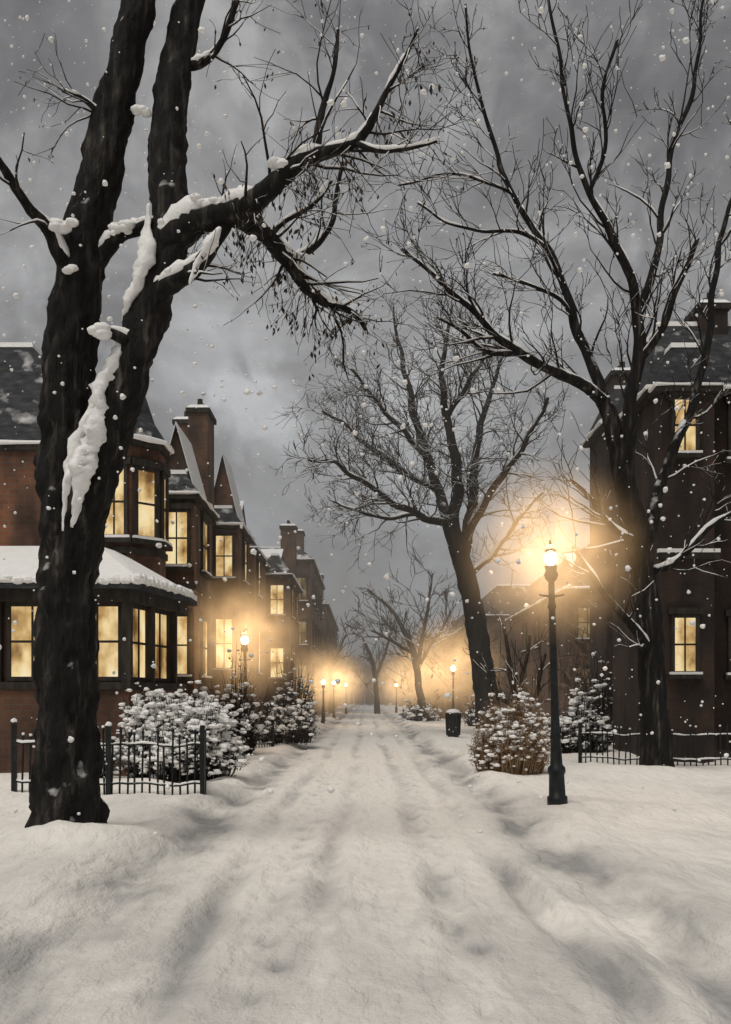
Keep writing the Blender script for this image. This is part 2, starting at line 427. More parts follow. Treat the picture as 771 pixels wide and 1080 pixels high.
for i in range(90):
    P,r=LP[1] if i%2 else LP[0]
    j=R.randint(int(len(P)*.15),len(P)-2)
    grow(b,P[j],Vector((R.gauss(0,.5),R.gauss(0,.5),-.5)).normalized(),R.uniform(.25,.65),.007,1,.004,1,.3,-.08,(.038,5,3),(1,3))
b.obj('gnarled_street_tree',[M_bark,M_twig,M_snow,M_leaf],True)
# ---- right tree
D=20.5
b=B(); rm=.010
tr=[(694,822,40),(692,800,32),(689,740,29),(686,680,27),(680,620,26),(672,570,25),(664,530,24),(656,490,22),(646,450,19),(636,420,16)]
P,r=limb(b,D,tr,20,0,.2,.1,5)
for q in([(692,795,20),(706,815,12),(718,826,5)],[(690,795,18),(678,812,10),(668,822,5)]): limb(b,D,q,8,0,.15,.1,4)
RL=[
 ([(636,424,14),(612,404,12,-.3),(580,390,10,-.6),(548,372,9,-.9),(515,345,7,-1.2),(480,312,5.5,-1.5),(450,285,4,-1.7),(425,262,3,-1.9)],22,2),
 ([(638,425,12),(622,380,11,.3),(606,345,10,.4),(596,305,8.5,.5),(580,262,7.5,.6),(560,238,6.5,.6),(540,205,5.5,.5),(522,160,4.5,.5),(508,110,4,.3),(500,60,3,.2),(490,5,2.5,0)],19,2),
 ([(660,505,15),(664,440,14,-.3),(672,380,13,-.4),(672,325,11,-.5),(662,285,9,-.7),(644,245,7.5,-.9),(622,200,6,-1),(604,150,5,-1),(596,100,4,-1),(588,50,3.5,-1.1),(578,-10,2.5,-1.2)],22,2),
 ([(672,330,9,-.5),(690,285,8,-.3),(698,230,7,-.1),(706,170,6,.1),(725,110,5,.3),(738,40,4,.4),(745,-20,3,.5)],16,2),
 ([(676,585,14),(694,530,13,.4),(708,480,11,.7),(728,430,10,1),(745,370,8,1.2),(752,300,7,1.4),(770,220,5,1.6),(790,150,3,1.8)],15,2),
 ([(682,690,12),(668,660,9,-.5),(640,630,7,-.9),(618,600,5,-1.2),(605,575,3,-1.3)],7,1),
 ([(548,372,6,-.9),(520,372,5,-1.1),(490,352,3.5,-1.3),(462,335,2.5,-1.5)],8,1),
 ([(580,262,5,.6),(548,245,4.5,.5),(510,246,3.5,.3),(470,232,2.5,.2),(440,215,2,.1)],11,1),
 ([(540,205,4,.5),(500,186,3.2,.8),(462,184,2.5,1),(420,196,2,1.2)],10,1),
 ([(622,200,4.5,-1),(640,150,4,-1.2),(636,100,3.2,-1.4),(650,40,2.5,-1.5)],10,1),
 ([(606,345,5,.4),(590,318,4.5,.2),(560,300,3.5,-.1),(520,290,2.5,-.3)],9,1),
 ([(690,600,10,.4),(714,590,9,.6),(742,560,7,.8),(775,540,5,1)],7,1),
 ([(672,570,9),(650,560,7,-.4),(625,530,5,-.6),(600,505,3,-.8)],10,1),
 ([(672,380,8,-.4),(700,345,7,-.8),(718,300,5,-1),(736,250,3.5,-1.2)],10,1),
]
for q,cn,lv in RL:
    P,r=limb(b,D,q,9,0,.12,.12,4,.09)
    snowtop(b,P,r,2,.7,.66,.75,.034)
    spawn(b,P,r,cn,1.5,lv,rm,1,.12,(22,58),.07,(.035,1,3),(2,4),Vector((0,0,.3)),.45)
b.obj('bare_elm_tree',[M_bark,M_twig,M_snow,M_leaf],True)
# ---- middle tree
D=39
b=B(); rm=.014
limb(b,D,[(520,785,38),(517,765,30),(512,730,25),(507,690,24),(500,645,22),(491,605,21),(481,570,19),(472,545,17)],16,0,.16,.2,3)
ML=[
 ([(474,550,13),(462,515,11,.5),(450,480,10,1),(438,440,8,1.4),(428,400,6,1.6),(420,360,4,1.8),(416,325,2,1.9)],22),
 ([(478,562,13),(482,520,12,-.5),(480,480,10,-1),(470,440,8,-1.2),(466,400,6,-1.4),(470,360,4,-1.6),(478,320,2,-1.6)],22),
 ([(488,592,12),(496,545,11,.3),(500,500,9,.6),(506,455,7,1),(520,410,5,1.3),(530,375,3,1.5)],22),
 ([(496,560,9),(518,520,8,-.6),(540,490,6,-1.2),(560,455,4.5,-1.6),(578,420,3,-2)],19),
 ([(474,553,9),(448,545,8,-.8),(415,530,7,-1.4),(385,508,5,-2),(352,490,4,-2.6),(322,484,2.5,-3)],26),
 ([(462,518,8,.5),(435,502,7,1),(400,480,5.5,1.5),(368,450,4,2),(340,432,3,2.4)],26),
 ([(450,482,7,1),(420,450,5.5,.5),(392,418,4,0),(372,388,3,-.4)],20),
 ([(470,442,6,-1.2),(492,410,5,-1.6),(508,376,3.5,-2),(522,350,2.5,-2.2)],17),
 ([(495,605,7),(520,585,6,.6),(548,545,4.5,1.2),(572,520,3,1.8)],12),
 ([(440,542,5,-.8),(410,548,4,-.4),(380,540,3,0),(350,530,2,.4)],15),
]
for q,cn in ML:
    P,r=limb(b,D,q,8,0,.1,.22,2,.15)
    snowtop(b,P,r,2,.6,.66,.75,.055)
    spawn(b,P,r,cn,1.9,2,rm,1,.1,(25,62),.03,None,(3,5),Vector((0,0,.15)),.4,.34)
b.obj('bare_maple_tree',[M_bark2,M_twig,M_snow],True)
# ---- hazy small trees down the street
def smalltree(name,D,limbs,cn,Ln,mats,lv=2):
    b=B()
    for q in limbs:
        P,r=limb(b,D,q,6,0,.1,.4,1,.1)
        spawn(b,P,r,cn,Ln,lv,.42*D/F,0,.25,(25,60),.05,None,(2,4))
    b.obj(name,mats,True)
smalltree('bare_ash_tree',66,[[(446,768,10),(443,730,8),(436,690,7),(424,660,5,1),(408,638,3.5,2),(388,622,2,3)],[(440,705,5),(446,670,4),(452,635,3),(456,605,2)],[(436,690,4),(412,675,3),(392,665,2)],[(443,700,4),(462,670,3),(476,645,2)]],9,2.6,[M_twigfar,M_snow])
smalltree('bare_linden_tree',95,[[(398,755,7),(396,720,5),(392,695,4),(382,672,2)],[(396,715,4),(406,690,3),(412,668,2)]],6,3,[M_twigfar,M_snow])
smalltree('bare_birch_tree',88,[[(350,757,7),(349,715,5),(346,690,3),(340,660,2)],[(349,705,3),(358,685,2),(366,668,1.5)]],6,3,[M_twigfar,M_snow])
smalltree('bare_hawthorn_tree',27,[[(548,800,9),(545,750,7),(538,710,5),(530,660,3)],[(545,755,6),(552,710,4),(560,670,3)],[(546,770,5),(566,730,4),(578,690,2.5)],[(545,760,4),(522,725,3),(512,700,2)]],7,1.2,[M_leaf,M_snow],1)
# ---------------------------------------------------------------- shrubs
def shrub(name,x0,x1,ytop,D,n,snowf,mats,lf=.04,dens=3,depth=None,base=.45):
    b=B(); cx=XX((x0+x1)/2,D); w=(x1-x0)/2*D/F; gz=H(cx,D)-.03; ht=ZZ(ytop,D)-gz; dep=depth or w*.8
    for i in range(n):
        a=R.uniform(0,2*math.pi); q=math.sqrt(R.random())
        lob=1+.4*nz(math.cos(a)*1.8+cx,math.sin(a)*1.8,q)
        tx=cx+w*q*math.cos(a)*lob; ty=D+dep*q*math.sin(a)
        tz=gz+ht*math.sqrt(max(.05,1-.85*q*q))*R.uniform(.3,1.0)*(1+.55*nz(tx*2.3,ty*1.8,4))
        bx=cx+w*base*q*math.cos(a); by=D+dep*base*q*math.sin(a)
        p0=Vector((bx,by,gz)); p2=Vector((tx,ty,tz)); p1=p0.lerp(p2,.55)+Vector((0,0,ht*.12))+rv()*.05
        pts=[p0,p0.lerp(p1,.6)+rv()*.02,p1,p1.lerp(p2,.5)+rv()*.03,p2,p2+(p2-p1)*R.uniform(.1,.6)+rv()*.07]
        rr_=.35*D/F*1.6
        b.tube(pts,[rr_,rr_,rr_*.8,rr_*.6,rr_*.5,rr_*.3],3,0)
        for k in range(dens):
            t=R.uniform(.25,1); c=(p0.lerp(p1,t) if R.random()<.3 else p1.lerp(p2,t))+rv()*lf*2.2
            e=c+rv()*lf*2.5+Vector((0,0,lf)); b.tube([c,e],[rr_*.5,rr_*.3],3,0)
            if R.random()<snowf*(.45+.75*(e.z-gz)/ht):
                s=lf*R.choice((.4,.6,.8,1.1,1.6)); b.blob(e,s*1.3,s*1.1,s*.65,1,6,4,.35)
            else:
                for _ in range(2): b.leaf(c+rv()*lf,lf*R.uniform(.5,1.1),2)
    b.obj(name,mats,False)
MS=[M_twig,M_snow,M_leaf]
shrub('snowy_shrub',124,256,722,18.2,640,.95,MS,.044,6,.8,.8)
shrub('snowy_shrub',60,130,765,17.5,110,.6,MS,.04,3,.5)
shrub('leafless_shrub',212,285,702,26,240,.3,MS,.055,3,.9)
shrub('leafless_shrub',270,335,735,31,240,.5,MS,.055,4,1.2,.8)
shrub('leafless_shrub',285,335,690,38,150,.2,MS,.07,3,1.2)
shrub('golden_shrub',494,582,728,19.5,650,.46,[M_rust,M_snow,M_rust],.034,5,.7,.75)
shrub('snowy_shrub',574,645,736,27,280,.6,MS,.055,4,.9,.8)
shrub('leafless_shrub',600,672,690,31,200,.25,MS,.06,3,.9)
shrub('leafless_shrub',420,466,742,62,110,.35,MS,.11,3,2)
shrub('leafless_shrub',486,520,735,50,100,.35,MS,.09,3,1.5)
# ---------------------------------------------------------------- distant trees mass
def treemass(name,items,mat,tw):
    b=B()
    for (x,D_,ht) in items:
        p=Vector((x,D_,0)); b.tube([p,p+Vector((R.uniform(-.5,.5),0,ht*.55))],[ht*.035,ht*.02],4,0)
        for k in range(26):
            a=rv(); a.z=abs(a.z)*1.2-.3
            q=p+Vector((0,0,ht*.42))+Vector((a.x*ht*.34,a.y*ht*.34,a.z*ht*.42))*R.uniform(.3,1.1)
            b.tube([q,q+Vector((R.gauss(0,.9),R.gauss(0,.9),R.uniform(.4,2)))],[tw,tw*.4],3,0)
            for _ in range(3): b.leaf(q+rv()*.9,R.uniform(.25,.7)*tw*10,0)
    b.obj(name,[mat])
it=[]
for i in range(460):
    D_=R.uniform(120,260); x=R.uniform(-40,75)
    if abs(x)<3.2: D_=R.uniform(190,260)
    it.append((x,D_,R.uniform(6,12)*(1+.0025*(D_-120))*(1.0 if x<8 else 1.2)))
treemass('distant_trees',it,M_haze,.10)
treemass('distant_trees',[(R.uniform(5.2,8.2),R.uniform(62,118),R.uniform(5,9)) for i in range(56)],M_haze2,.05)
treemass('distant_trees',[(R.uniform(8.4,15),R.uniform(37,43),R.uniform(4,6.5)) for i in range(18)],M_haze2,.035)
# ---------------------------------------------------------------- houses
class House:
    def __init__(s,name,brickm,glassm=None):
        s.e=empty(name); s.w=B();s.t=B();s.g=B();s.r=B();s.s=B(); s.bm=brickm; s.gm=glassm or M_glass
    def done(s):
        for bb,nm,mt in((s.w,'walls',s.bm),(s.t,'window_frames_and_trim',M_wood),(s.g,'window_panes',s.gm),(s.r,'roof',M_slate),(s.s,'roof_snow',M_snow)):
            if bb.v: bb.obj(nm,[mt],False,s.e)
    def win(s,c,n,w,h,mull=1,sill=True):
        n=Vector(n).normalized(); u=Vector((0,0,1)).cross(n).normalized(); z=Vector((0,0,1))
        s.g.obox(c+n*.01,u,n,w,h,.02)
        f=.08
        s.t.obox(c+u*(w/2+f/2)+n*.04,u,n,f,h+2*f,.09); s.t.obox(c-u*(w/2+f/2)+n*.04,u,n,f,h+2*f,.09)
        s.t.obox(c+z*(h/2+f/2)+n*.038,u,n,w-.004,f,.082); s.t.obox(c-z*(h/2+f/2)+n*.038,u,n,w-.004,f,.082)
        s.t.obox(c+n*.03,u,n,w,.045,.045)
        for k in range(mull):
            s.t.obox(c+u*w*((k+1)/(mull+1)-.5)+n*.028,u,n,.035,h,.040)
        if sill:
            s.t.obox(c-z*(h/2+f+.05)+n*.075,u,n,w+.34,.1,.17)
            s.s.obox(c-z*(h/2+f-.03)+n*.10,u,n,w+.26,.06,.11)
            s.t.obox(c+z*(h/2+f+.08)+n*.055,u,n,w+.3,.15,.12)
    def frust(s,x0,x1,y0,y1,z0,z1,ix,iy,over=.18):
        a=[(x0-over,y0-over),(x1+over,y0-over),(x1+over,y1+over),(x0-over,y1+over)]
        t=[(x0+ix,y0+iy),(x1-ix,y0+iy),(x1-ix,y1-iy),(x0+ix,y1-iy)]
        s.t.prism(a,z0-.14,z0-.003)
        s.r.prism(a,z0,z1,0,t)
        s.s.prism([(q[0]+(.02 if k in(1,2) else -.02),q[1]+(.02 if k>1 else -.02)) for k,q in enumerate(t)],z1+.003,z1+.12,0,t)
        for (p,q) in((a[0],a[1]),(a[1],a[2]),(a[3],a[0])):
            P=[];r=[]; n=max(4,int(math.hypot(q[0]-p[0],q[1]-p[1])/.3))
            for i in range(n+1):
                f=i/n; x=p[0]+(q[0]-p[0])*f; y=p[1]+(q[1]-p[1])*f; P.append(Vector((x,y,z0+.02))); r.append(.03+.07*max(0,.3+nz(x*1.3,y*1.3,z0)))
            s.s.tube(P,r,7)
    def chim(s,x0,x1,y0,y1,z0,z1):
        s.w.box(x0,x1,y0,y1,z0,z1-.25); s.t.box(x0-.07,x1+.07,y0-.07,y1+.07,z1-.248,z1-.1)
        s.s.prism([(x0-.06,y0-.06),(x1+.06,y0-.06),(x1+.06,y1+.06),(x0-.06,y1+.06)],z1-.097,z1+.02,0,[(x0+.05,y0+.05),(x1-.05,y0+.05),(x1-.05,y1-.05),(x0+.05,y1-.05)])
        xm=(x0+x1)/2
        for dy in(.3,.7):
            yy=y0+(y1-y0)*dy; s.t.tube([Vector((xm,yy,z1)),Vector((xm,yy,z1+.28))],[.09,.08],8)
    def gable_cam(s,x0,x1,y0,y1,z0,z1):
        # steep gable whose triangular face looks down the street
        xm=(x0+x1)/2; o=.14; i=len(s.w.v)
        for y in(y0,y1): s.w.v+=[Vector((x0,y,z0)),Vector((x1,y,z0)),Vector((xm,y,z1))]
        for q in((0,1,2),(5,4,3),(0,3,4,1)): s.w.face(tuple(i+k for k in q))
        for sg,xe in((-1,x0),(1,x1)):
            dx=xe-xm; dz=z0-z1; f=1.1
            for bb,lo,hi,yo in((s.r,.01,.07,o),(s.s,.075,.15,o+.03)):
                j=len(bb.v)
                for y in(y0-yo,y1+.02):
                    bb.v+=[Vector((xm,y,z1+lo)),Vector((xm+dx*f,y,z1+dz*f+lo)),Vector((xm+dx*f,y,z1+dz*f+hi)),Vector((xm,y,z1+hi))]
                for q in((0,1,2,3),(7,6,5,4),(0,4,5,1),(1,5,6,2),(2,6,7,3),(3,7,4,0)):
                    q=tuple(j+k for k in q); bb.face(q if sg>0 else q[::-1])
    def dormer(s,x,y0,y1,z0,z1,dirx,dep=1.6):
        ym=(y0+y1)/2; xb=x-dirx*dep; zw=z0+(z1-z0)*.55
        s.w.box(min(x,xb),max(x,xb),y0,y1,z0,zw)
        i=len(s.r.v); o=.12
        xf=x+dirx*.1
        for xx in(xf,xb):
            s.r.v+=[Vector((xx,y0-o,zw-.02)),Vector((xx,y1+o,zw-.02)),Vector((xx,ym,z1))]
        for q in((0,1,2),(5,4,3),(0,3,4,1),(1,4,5,2),(2,5,3,0)): s.r.face(tuple(i+k for k in q))
        i=len(s.s.v); k=.08
        for xx in(xf+dirx*.03,xb): s.s.v+=[Vector((xx,ym,z1+k)),Vector((xx,y0-o,zw+k)),Vector((xx,y0-o,zw-.0)),Vector((xx,ym,z1+.005))]
        for q in((0,1,2,3),(7,6,5,4),(0,4,5,1),(1,5,6,2),(2,6,7,3),(3,7,4,0)): s.s.face(tuple(i+k for k in q))
        s.win(Vector((x,ym,(z0+zw)/2)),(dirx,0,0),(y1-y0)*.55,(zw-z0)*.75,1,False)
# House A : turret + glazed porch
h=House('brick_turret_house',M_brick)
h.w.box(-14,-5.55,21.6,26.2,-.3,7.1)
cx,cy,ir=-5.42,22.35,.86; R8=ir/math.cos(math.pi/8)
oc=[(cx+R8*math.cos(math.pi/8+k*math.pi/4),cy+R8*math.sin(math.pi/8+k*math.pi/4)) for k in range(8)]
h.w.prism(oc,-.3,7.05)
def sc(p,f): return [(cx+(q[0]-cx)*f,cy+(q[1]-cy)*f) for q in p]
h.t.prism(sc(oc,1.10),7.055,7.2); h.t.prism(sc(oc,1.06),4.72,4.86); h.t.prism(sc(oc,1.04),6.72,6.82)
h.r.prism(sc(oc,1.18),7.204,7.8,0,sc(oc,.74)); h.r.prism(sc(oc,.74),7.802,9.7,0,sc(oc,.04))
ring=[Vector((q[0],q[1],7.22)) for q in sc(oc,1.17)]
for k in range(8): h.s.tube([ring[k],ring[k].lerp(ring[(k+1)%8],.5),ring[(k+1)%8]],[.05,.07,.05],6)
for an in(-90,-45,0,-135):
    a=math.radians(an); n=V((math.cos(a),math.sin(a),0)); c=V((cx,cy,0))+n*ir
    h.win(c+V((0,0,5.83)),n,.44,1.42,0 if an==-45 else 1)
h.frust(-14,-5.6,21.7,26.2,7.104,9.8,2.2,1.6)
# porch
po=[(-9.0,18.6),(-4.42,18.6),(-3.98,20.9),(-4.0,21.95),(-9.0,21.95)]
h.w.prism(po,-.3,1.75)
inner=[(-8.9,18.75),(-4.55,18.75),(-4.15,20.95),(-4.15,21.5),(-8.9,21.5)]
h.w.prism(inner,1.752,3.55)
h.t.prism([(-9.05,18.54),(-4.38,18.54),(-3.92,20.88),(-3.94,21.9),(-9.05,21.9)],1.755,1.9)
h.t.prism([(-9.05,18.5),(-4.34,18.5),(-3.88,20.88),(-3.9,21.9),(-9.05,21.9)],3.4,3.62)
for (x,y) in((-4.47,18.66),(-5.62,18.66),(-6.9,18.66),(-4.05,20.9),(-4.27,19.75)):
    h.t.obox(V((x,y,2.65)),V((1,0,0)),V((0,1,0)),.17,1.5,.17)
for xc in(-5.04,-6.26):
    h.win(V((xc,18.745,2.66)),(0,-1,0),.80,1.32,1,False)
dv=V((.4,2.2,0)).normalized(); nn=V((dv.y,-dv.x,0))
for t in(.27,.75):
    c=V((-4.55,18.75,2.66))+V((.4,2.2,0))*t; h.win(c+nn*.004,nn,.78,1.32,1,False)
ev=[(-9.2,18.3),(-4.18,18.3),(-3.68,20.8),(-3.72,22.0),(-9.2,22.0)]
tp=[(-9.0,21.3),(-5.7,21.3),(-5.5,21.7),(-5.5,22.0),(-9.0,22.0)]
h.r.prism(ev,3.624,3.72); h.s.prism(ev,3.724,3.84,0,[(p[0],p[1]+.03) for p in ev])
h.s.prism([(p[0]-(.05 if p[0]>-5 else 0),p[1]+(.06 if p[1]<19 else 0)) for p in ev],3.843,4.85,0,tp)
for k in range(26):
    t=k/25; x=-9.2+5.0*t; h.s.blob(V((x,18.32,3.78+R.uniform(-.02,.03))),.14,.09,.09,0,7,5,.15)
for k in range(14):
    t=k/13; h.s.blob(V((-4.18+.5*t,18.3+2.5*t,3.79+R.uniform(-.02,.03))),.1,.13,.09,0,7,5,.15)
h.done()
# House B
h=House('brick_mansard_house',M_brick2)
h.w.box(-14,-5.6,26.3,33.4,-.3,7.15); h.w.box(-5.595,-4.65,27.0,30.2,-.3,7.1)
h.t.box(-5.59,-4.58,26.93,30.27,4.55,4.70); h.t.box(-5.59,-4.60,26.95,30.25,6.86,6.98)
h.t.box(-5.59,-4.60,26.95,30.25,1.5,1.62)
for (z,hh) in((5.92,1.4),(3.02,1.55)):
    h.win(V((-5.12,27,z)),(0,-1,0),.58,hh,1); h.win(V((-4.65,28.6,z)),(1,0,0),.95,hh,1); h.win(V((-5.6,32,z)),(1,0,0),.9,hh,1)
h.frust(-14,-5.6,26.4,33.3,7.155,9.2,1.3,.7); h.frust(-5.9,-4.65,27.0,30.2,7.11,7.75,.3,.4,.16)
h.gable_cam(-5.75,-4.75,27.7,30.0,7.3,9.1)
h.dormer(-5.5,31,32.5,7.4,8.9,1)
h.chim(-5.45,-4.85,30.6,31.9,7.3,10.6)
h.done()
# House C
h=House('brick_gabled_house',M_brick)
h.w.box(-14,-5.7,33.5,46.5,-.3,8.1); h.w.box(-5.695,-4.72,37,40.5,-.3,8.0); h.w.box(-5.695,-4.75,42.4,46,-.3,7.95)
for (z,hh) in((6.85,1.5),(3.6,1.8)):
    h.win(V((-5.25,37,z)),(0,-1,0),.6,hh,1); h.win(V((-4.72,38.7,z)),(1,0,0),1.1,hh,1); h.win(V((-4.75,44,z)),(1,0,0),1.1,hh,1)
    h.win(V((-5.7,35.2,z)),(1,0,0),.9,hh,1); h.win(V((-5.25,42.4,z)),(0,-1,0),.5,hh,0)
h.t.box(-5.69,-4.64,36.93,40.57,5.3,5.45)
h.frust(-14,-5.7,33.6,46.4,8.105,10.5,1.4,.8); h.frust(-6,-4.72,37,40.5,8.01,8.7,.3,.4,.16); h.frust(-6,-4.75,42.4,46,7.96,9.0,.5,.8,.16)
h.gable_cam(-6.0,-4.8,37.7,40.2,8.2,10.7)
h.dormer(-5.5,43,45,8.4,10.2,1)
h.chim(-6.6,-5.9,34.4,35.6,8.5,11.3)
h.done()
# House D
h=House('brick_row_house',M_brick2)
h.w.box(-15,-5.2,46.8,63,-.3,8.4); h.w.box(-5.195,-4.0,52,60,-.3,8.0)
for z in(6.7,3.4):
    h.win(V((-4.62,52,z)),(0,-1,0),.66,1.5,1)
    for y in(54,57.5): h.win(V((-4.0,y,z)),(1,0,0),1.1,1.5,1)
h.frust(-15,-5.2,46.9,62.9,8.405,9.9,1.2,.8); h.frust(-5.6,-4.0,52,60,8.01,9.1,.6,.7,.2)
h.dormer(-4.6,53,55.4,8.2,9.6,1); h.chim(-5.0,-4.15,58.6,60,8.3,11.8)
h.done()
h=House('brick_row_house',M_brick3,M_glassdim)
h.w.box(-15,-3.75,68,86,-.3,11.0)
for z in(9,6,3):
    h.win(V((-4.35,68,z)),(0,-1,0),.6,1.5,1)
    for y in(71,75,79,83): h.win(V((-3.75,y,z)),(1,0,0),1.1,1.5,1)
h.frust(-15,-3.75,68,86,11.01,11.9,.8,.8,.25); h.chim(-5.4,-4.4,70,71.5,11.5,13.4)
h.done()
h=House('brick_row_house',M_brick3,M_glassdim)
h.w.box(-16,-3.7,92,128,-.3,10.2)
for z in(8,5,2.6):
    for y in range(95,126,5): h.win(V((-3.7,y,z)),(1,0,0),1.3,1.6,1)
h.frust(-16,-3.7,92,128,10.21,12,1.5,1.5,.3); h.chim(-5.5,-4.3,100,102,11,14)
h.done()
# right houses
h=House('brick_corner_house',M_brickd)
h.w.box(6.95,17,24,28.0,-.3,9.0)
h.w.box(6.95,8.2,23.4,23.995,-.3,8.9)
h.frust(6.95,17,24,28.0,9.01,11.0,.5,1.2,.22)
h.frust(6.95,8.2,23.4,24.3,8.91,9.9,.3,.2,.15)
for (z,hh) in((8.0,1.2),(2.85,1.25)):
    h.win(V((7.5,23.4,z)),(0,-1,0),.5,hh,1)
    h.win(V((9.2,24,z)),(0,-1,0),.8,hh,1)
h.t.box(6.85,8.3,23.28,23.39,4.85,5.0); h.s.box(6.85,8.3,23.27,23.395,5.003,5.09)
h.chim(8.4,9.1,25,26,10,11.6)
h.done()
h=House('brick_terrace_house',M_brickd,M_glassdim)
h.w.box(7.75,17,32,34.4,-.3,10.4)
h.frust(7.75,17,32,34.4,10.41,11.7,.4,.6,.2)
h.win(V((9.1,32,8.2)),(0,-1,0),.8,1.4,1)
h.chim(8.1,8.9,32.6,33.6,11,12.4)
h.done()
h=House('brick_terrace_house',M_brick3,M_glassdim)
h.w.box(9.0,20,44,62,-.3,6.4); h.frust(9,20,44,62,6.41,8.6,1.2,1.2,.25)
for z in(4.9,2.2):
    for x in(9.8,11.6): h.win(V((x,44,z)),(0,-1,0),.8,1.3,1)
    for y in(48,52,56): h.win(V((9,y,z)),(-1,0,0),.9,1.3,1)
h.dormer(9.6,46,49,6.6,8.4,-1); h.done()
h=House('brick_terrace_house',M_brick3,M_glassdim)
h.w.box(8.5,22,72,110,-.3,7.5); h.frust(8.5,22,72,110,7.51,9.8,1.2,1.2,.25)
for z in(5.6,2.6):
    for y in(75,80,85,90,95,100): h.win(V((8.5,y,z)),(-1,0,0),1.1,1.5,1)
h.done()
# ---------------------------------------------------------------- lamps
def street_lamp(x,ybase_D,ytop,glowpx,k=1.0,xt=None,globe=.12):
    D=ybase_D; X=XX(x,D); g=H(X,D)-.03; zt=ZZ(ytop,D); e=empty('street_lamp')
    p=B()
    tx=XX(xt if xt else x,D)
    def at(z): t=(z-g)/(zt-g); return V((X+(tx-X)*t,D,z))
    prof=[(g,.14),(g+.12,.14),(g+.14,.115),(g+.42,.105),(g+.46,.125),(g+.52,.12),(g+.56,.085),(g+.9,.07),(g+.94,.085),(g+.98,.065),(g+1.4,.055),(zt-.6,.045),(zt-.56,.062),(zt-.5,.045),(zt-.22,.042),(zt-.18,.08),(zt-.12,.10),(zt-.06,.075),(zt,.09)]
    p.tube([at(z) for z,_ in prof],[r for _,r in prof],14)
    for s in(-1,1): p.tube([at(zt-.42),at(zt-.42)+V((s*.17,0,.03))],[.02,.014],6)
    zc=zt+globe*2.0
    p.tube([at(zc),at(zc+.05),at(zc+.09),at(zc+.16)],[globe*.85,globe*.5,.025,.008],12)
    for k2 in range(4):
        a=k2*math.pi/2+.6; d=V((math.cos(a),math.sin(a),0))
        p.tube([at(zt)+d*.075,at(zt+globe)+d*(globe*1.06),at(zc)+d*globe*.6],[.008,.007,.007],5)
    p.obj('post',[M_iron],True,e)
    gl=B(); gl.blob(at(zt+globe)+V((0,0,.005)),globe*.92,globe*.92,globe*.98,0,20,12,0); gl.obj('globe',[M_lamp],True,e)
    s=B(); s.blob(at(zc+.05),globe*.8,globe*.75,.05,0,10,6,.1); s.obj('snow_cap',[M_snow],True,e)
    Rr=glowpx*D/F
    hb=B(); hb.blob(V((0,0,0)),1,1,1,0,20,12,0); o=hb.obj('lamp_glow',[halomat(Rr,k)],True,e)  # self-glowing sphere, a painted halo round the globe
    o.location=at(zt+globe*1.8); o.scale=(Rr,Rr,Rr)
street_lamp(588,13.6,597,112,2.2,581,.10)
street_lamp(261,27,680,82,2.0,258,.12)
street_lamp(341,55,722,52,1.6,None,.13)
street_lamp(352,72,722,38,1.3,None,.13)
street_lamp(365,95,724,34,1.3,None,.14)
street_lamp(478,52,708,66,2.0,None,.14)
street_lamp(441,68,718,50,1.8,None,.14)
street_lamp(418,95,724,38,1.5,None,.14)
# ---------------------------------------------------------------- litter bin
D_=36.5; X=XX(478,D_); g=H(X,D_)
b=B()
b.tube([V((X,D_,g+z)) for z in(0,.06,.08,.8,.82,.9,.92)],[.2,.2,.23,.27,.3,.3,.26],16,0)
for k in range(16):
    a=k*math.pi/8; d=V((math.cos(a),math.sin(a),0)); b.tube([V((X,D_,g+.08))+d*.24,V((X,D_,g+.8))+d*.28],[.018,.018],4,0)
b.blob(V((X,D_,g+.93)),.26,.26,.12,1,12,6,.08)
b.obj('litter_bin',[M_iron,M_snow],False)
# ---------------------------------------------------------------- fences
def fence(name,p0,p1,ht,sp=.125,posts=1.6):
    b=B(); p0=V(p0);p1=V(p1); Ln=(p1-p0).length; u=(p1-p0)/Ln; n=V((-u.y,u.x,0)); k=int(Ln/sp)
    gz=lambda q:H(q.x,q.y)
    for i in range(k+1):
        q=p0+u*(Ln*i/k)+V((R.uniform(-.012,.012),0,0)); z=gz(q)-.05; hh=ht*R.uniform(.88,1.06)
        l=V((R.uniform(-.025,.025),R.uniform(-.015,.015),0))
        b.tube([V((q.x,q.y,z)),V((q.x,q.y,z+hh-.07))+l,V((q.x,q.y,z+hh-.05))+l,V((q.x,q.y,z+hh+.02))+l],[.016,.016,.024,.003],5,0)
        if R.random()<.45: b.blob(V((q.x,q.y,z+hh))+l,.026,.026,.022,1,6,4,.2)
    m=max(1,round(Ln/posts))
    for i in range(m+1):
        q=p0+u*(Ln*i/m); z=gz(q)-.05; b.obox(V((q.x,q.y,z+ht*.53)),u,n,.07,ht*1.08,.07,0)
        b.blob(V((q.x,q.y,z+ht*1.08+.015)),.05,.05,.04,1,8,5,.2)
    for f in(.2,.78):
        pts=[]
        for i in range(k+1):
            q=p0+u*(Ln*i/k); pts.append(V((q.x,q.y,gz(q)-.05+ht*f+.01*nz(q.x*3,q.y))))
        b.tube(pts,[.018]*len(pts),5,0)
        b.tube([q+V((0,0,.022)) for q in pts],[.006+.022*max(0,.4+nz(q.x*4,q.y*4,f)) for q in pts],6,1)
    b.obj(name,[M_iron,M_snow])
fence('iron_fence',(XX(20,15),14.8,0),(XX(216,15),14.8,0),1.0,.11)
fence('iron_fence',(XX(216,15)+.0,14.92,0),(-3.35,20.0,0),.95)
fence('iron_fence',(-4.2,27.2,0),(-2.75,29.5,0),.8)
fence('iron_fence',(XX(612,22.2),22.2,0),(XX(690,21.4),21.4,0),.9)
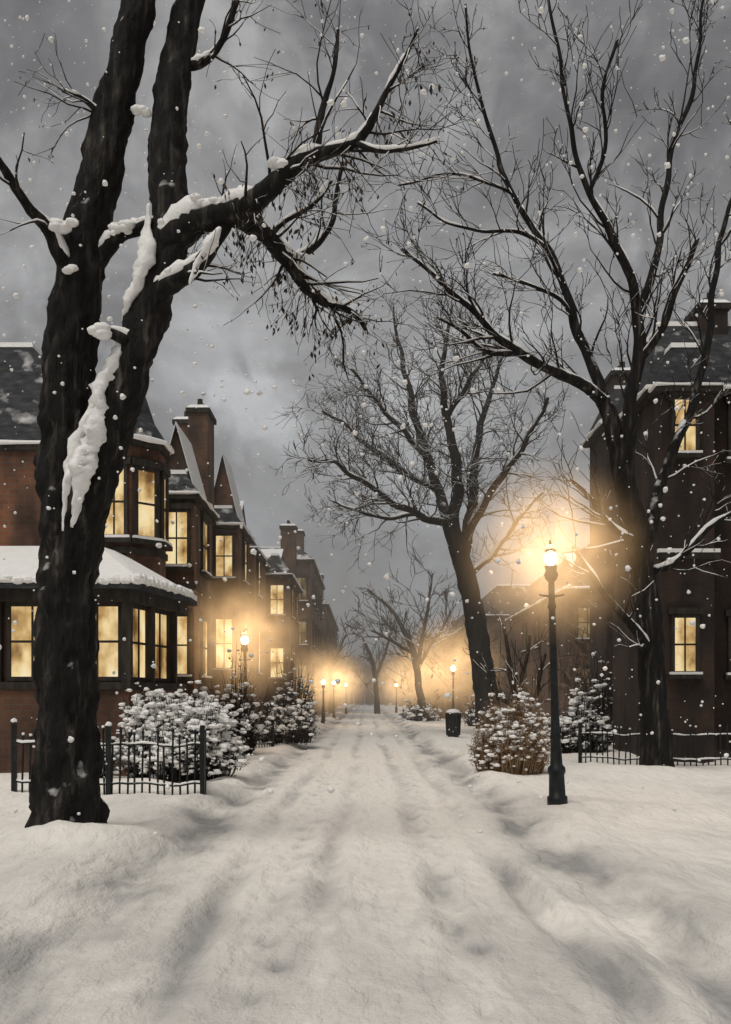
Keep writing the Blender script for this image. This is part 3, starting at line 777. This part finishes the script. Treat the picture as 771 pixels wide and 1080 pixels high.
fence('iron_fence',(XX(702,21.4),21.4,0),(XX(800,21.2),21.2,0),.9)
# ---------------------------------------------------------------- falling snow
b=B()
for i in range(3400):
    D_=4+R.random()**.75*24; x=R.uniform(-60,830); y=R.uniform(-40,880)
    if y>560 and R.random()<.35: continue
    p=W(x,y,D_)
    if p.z<.4: continue
    s=R.choice((.004,.004,.005,.006,.007,.009,.012,.018))*R.uniform(.7,1.3)*(.6+D_/15)
    s=min(s,3.2*D_/F)
    a=rv()*s*.6
    b.blob(p,s*1.15,s,s,0,6,4,.25)
    if s>1.6*D_/F: b.blob(p+a,s*.7,s*.6,s*.8,0,6,4,.25)
b.obj('falling_snow',[M_snow],True)
# ---------------------------------------------------------------- mist (air full of fine snow)
b=B(); b.box(-150,150,24,420,-1,32)
m,nt,out=newmat('snowy_air'); vs=N(nt,'ShaderNodeVolumeScatter'); vs.inputs['Color'].default_value=(.96,.88,.80,1); vs.inputs['Density'].default_value=.0055; vs.inputs['Anisotropy'].default_value=.0
L(nt,vs.outputs[0],out.inputs['Volume'])
b.obj('mist',[m])
# ---------------------------------------------------------------- world
w=bpy.data.worlds.new('World'); scene.world=w; w.use_nodes=True; nt=w.node_tree; nt.nodes.clear()
out=nt.nodes.new('ShaderNodeOutputWorld'); bg=nt.nodes.new('ShaderNodeBackground')
sky=N(nt,'ShaderNodeTexSky',sky_type='NISHITA'); sky.sun_disc=False; sky.sun_elevation=math.radians(60); sky.sun_rotation=math.radians(200)
n1=noise_node(nt,4.2,8,(1,1,1.4),'Generated',.5); n1.inputs['Roughness'].default_value=.62
n2=noise_node(nt,20,7,(1.5,1,1.1),'Generated',.8)
v=math_(nt,'ADD',math_(nt,'MULTIPLY',n1.outputs['Fac'],.74),math_(nt,'MULTIPLY',n2.outputs['Fac'],.26))
v=math_(nt,'ADD',math_(nt,'MULTIPLY',math_(nt,'SUBTRACT',v,.5),1.7),.47)
tc=N(nt,'ShaderNodeTexCoord')
def blobdir(px,py,rad,amt,dn=.3):
    global v
    d=V(((px-CX)/F,1,(HY-py)/F)).normalized()
    sb=N(nt,'ShaderNodeVectorMath',operation='DISTANCE'); L(nt,tc.outputs['Generated'],sb.inputs[0]); sb.inputs[1].default_value=d
    q=mrange(nt,math_(nt,'ADD',sb.outputs['Value'],math_(nt,'MULTIPLY',math_(nt,'SUBTRACT',n2.outputs['Fac'],.5),dn)),rad*.35,rad,amt,0)
    v=math_(nt,'ADD',v,q)
blobdir(275,438,.055,.26,.07); blobdir(205,372,.08,.26,.08); blobdir(240,410,.16,.08); blobdir(330,120,.28,.10); blobdir(440,540,.26,.10); blobdir(425,430,.05,.14,.06)
rp=ramp(nt,v,[(.25,(.115,.114,.116)),(.43,(.185,.183,.184)),(.55,(.28,.277,.276)),(.68,(.40,.396,.392)),(.9,(.60,.595,.59))])
mx=N(nt,'ShaderNodeMix',data_type='RGBA',blend_type='ADD'); mx.inputs[0].default_value=.006
L(nt,rp.outputs[0],mx.inputs[6]); L(nt,sky.outputs[0],mx.inputs[7])
L(nt,mx.outputs[2],bg.inputs[0]); bg.inputs[1].default_value=1.0; L(nt,bg.outputs[0],out.inputs[0])
sl=bpy.data.lights.new('sun','SUN'); sl.energy=1.85; sl.angle=math.radians(32); sl.color=(1,.95,.87)
so=bpy.data.objects.new('sun',sl); scene.collection.objects.link(so); so.rotation_euler=(math.radians(28),0,math.radians(-30))
# ---------------------------------------------------------------- camera
cd=bpy.data.cameras.new('camera'); cd.sensor_fit='VERTICAL'; cd.sensor_height=36; cd.lens=35; cd.shift_y=(HY-540)/1080; cd.clip_end=3000
co=bpy.data.objects.new('camera',cd); scene.collection.objects.link(co); co.location=(0,0,EYE); co.rotation_euler=(math.radians(90),0,0)
scene.camera=co
scene.view_settings.view_transform='Standard'; scene.view_settings.look='None'; scene.view_settings.exposure=0
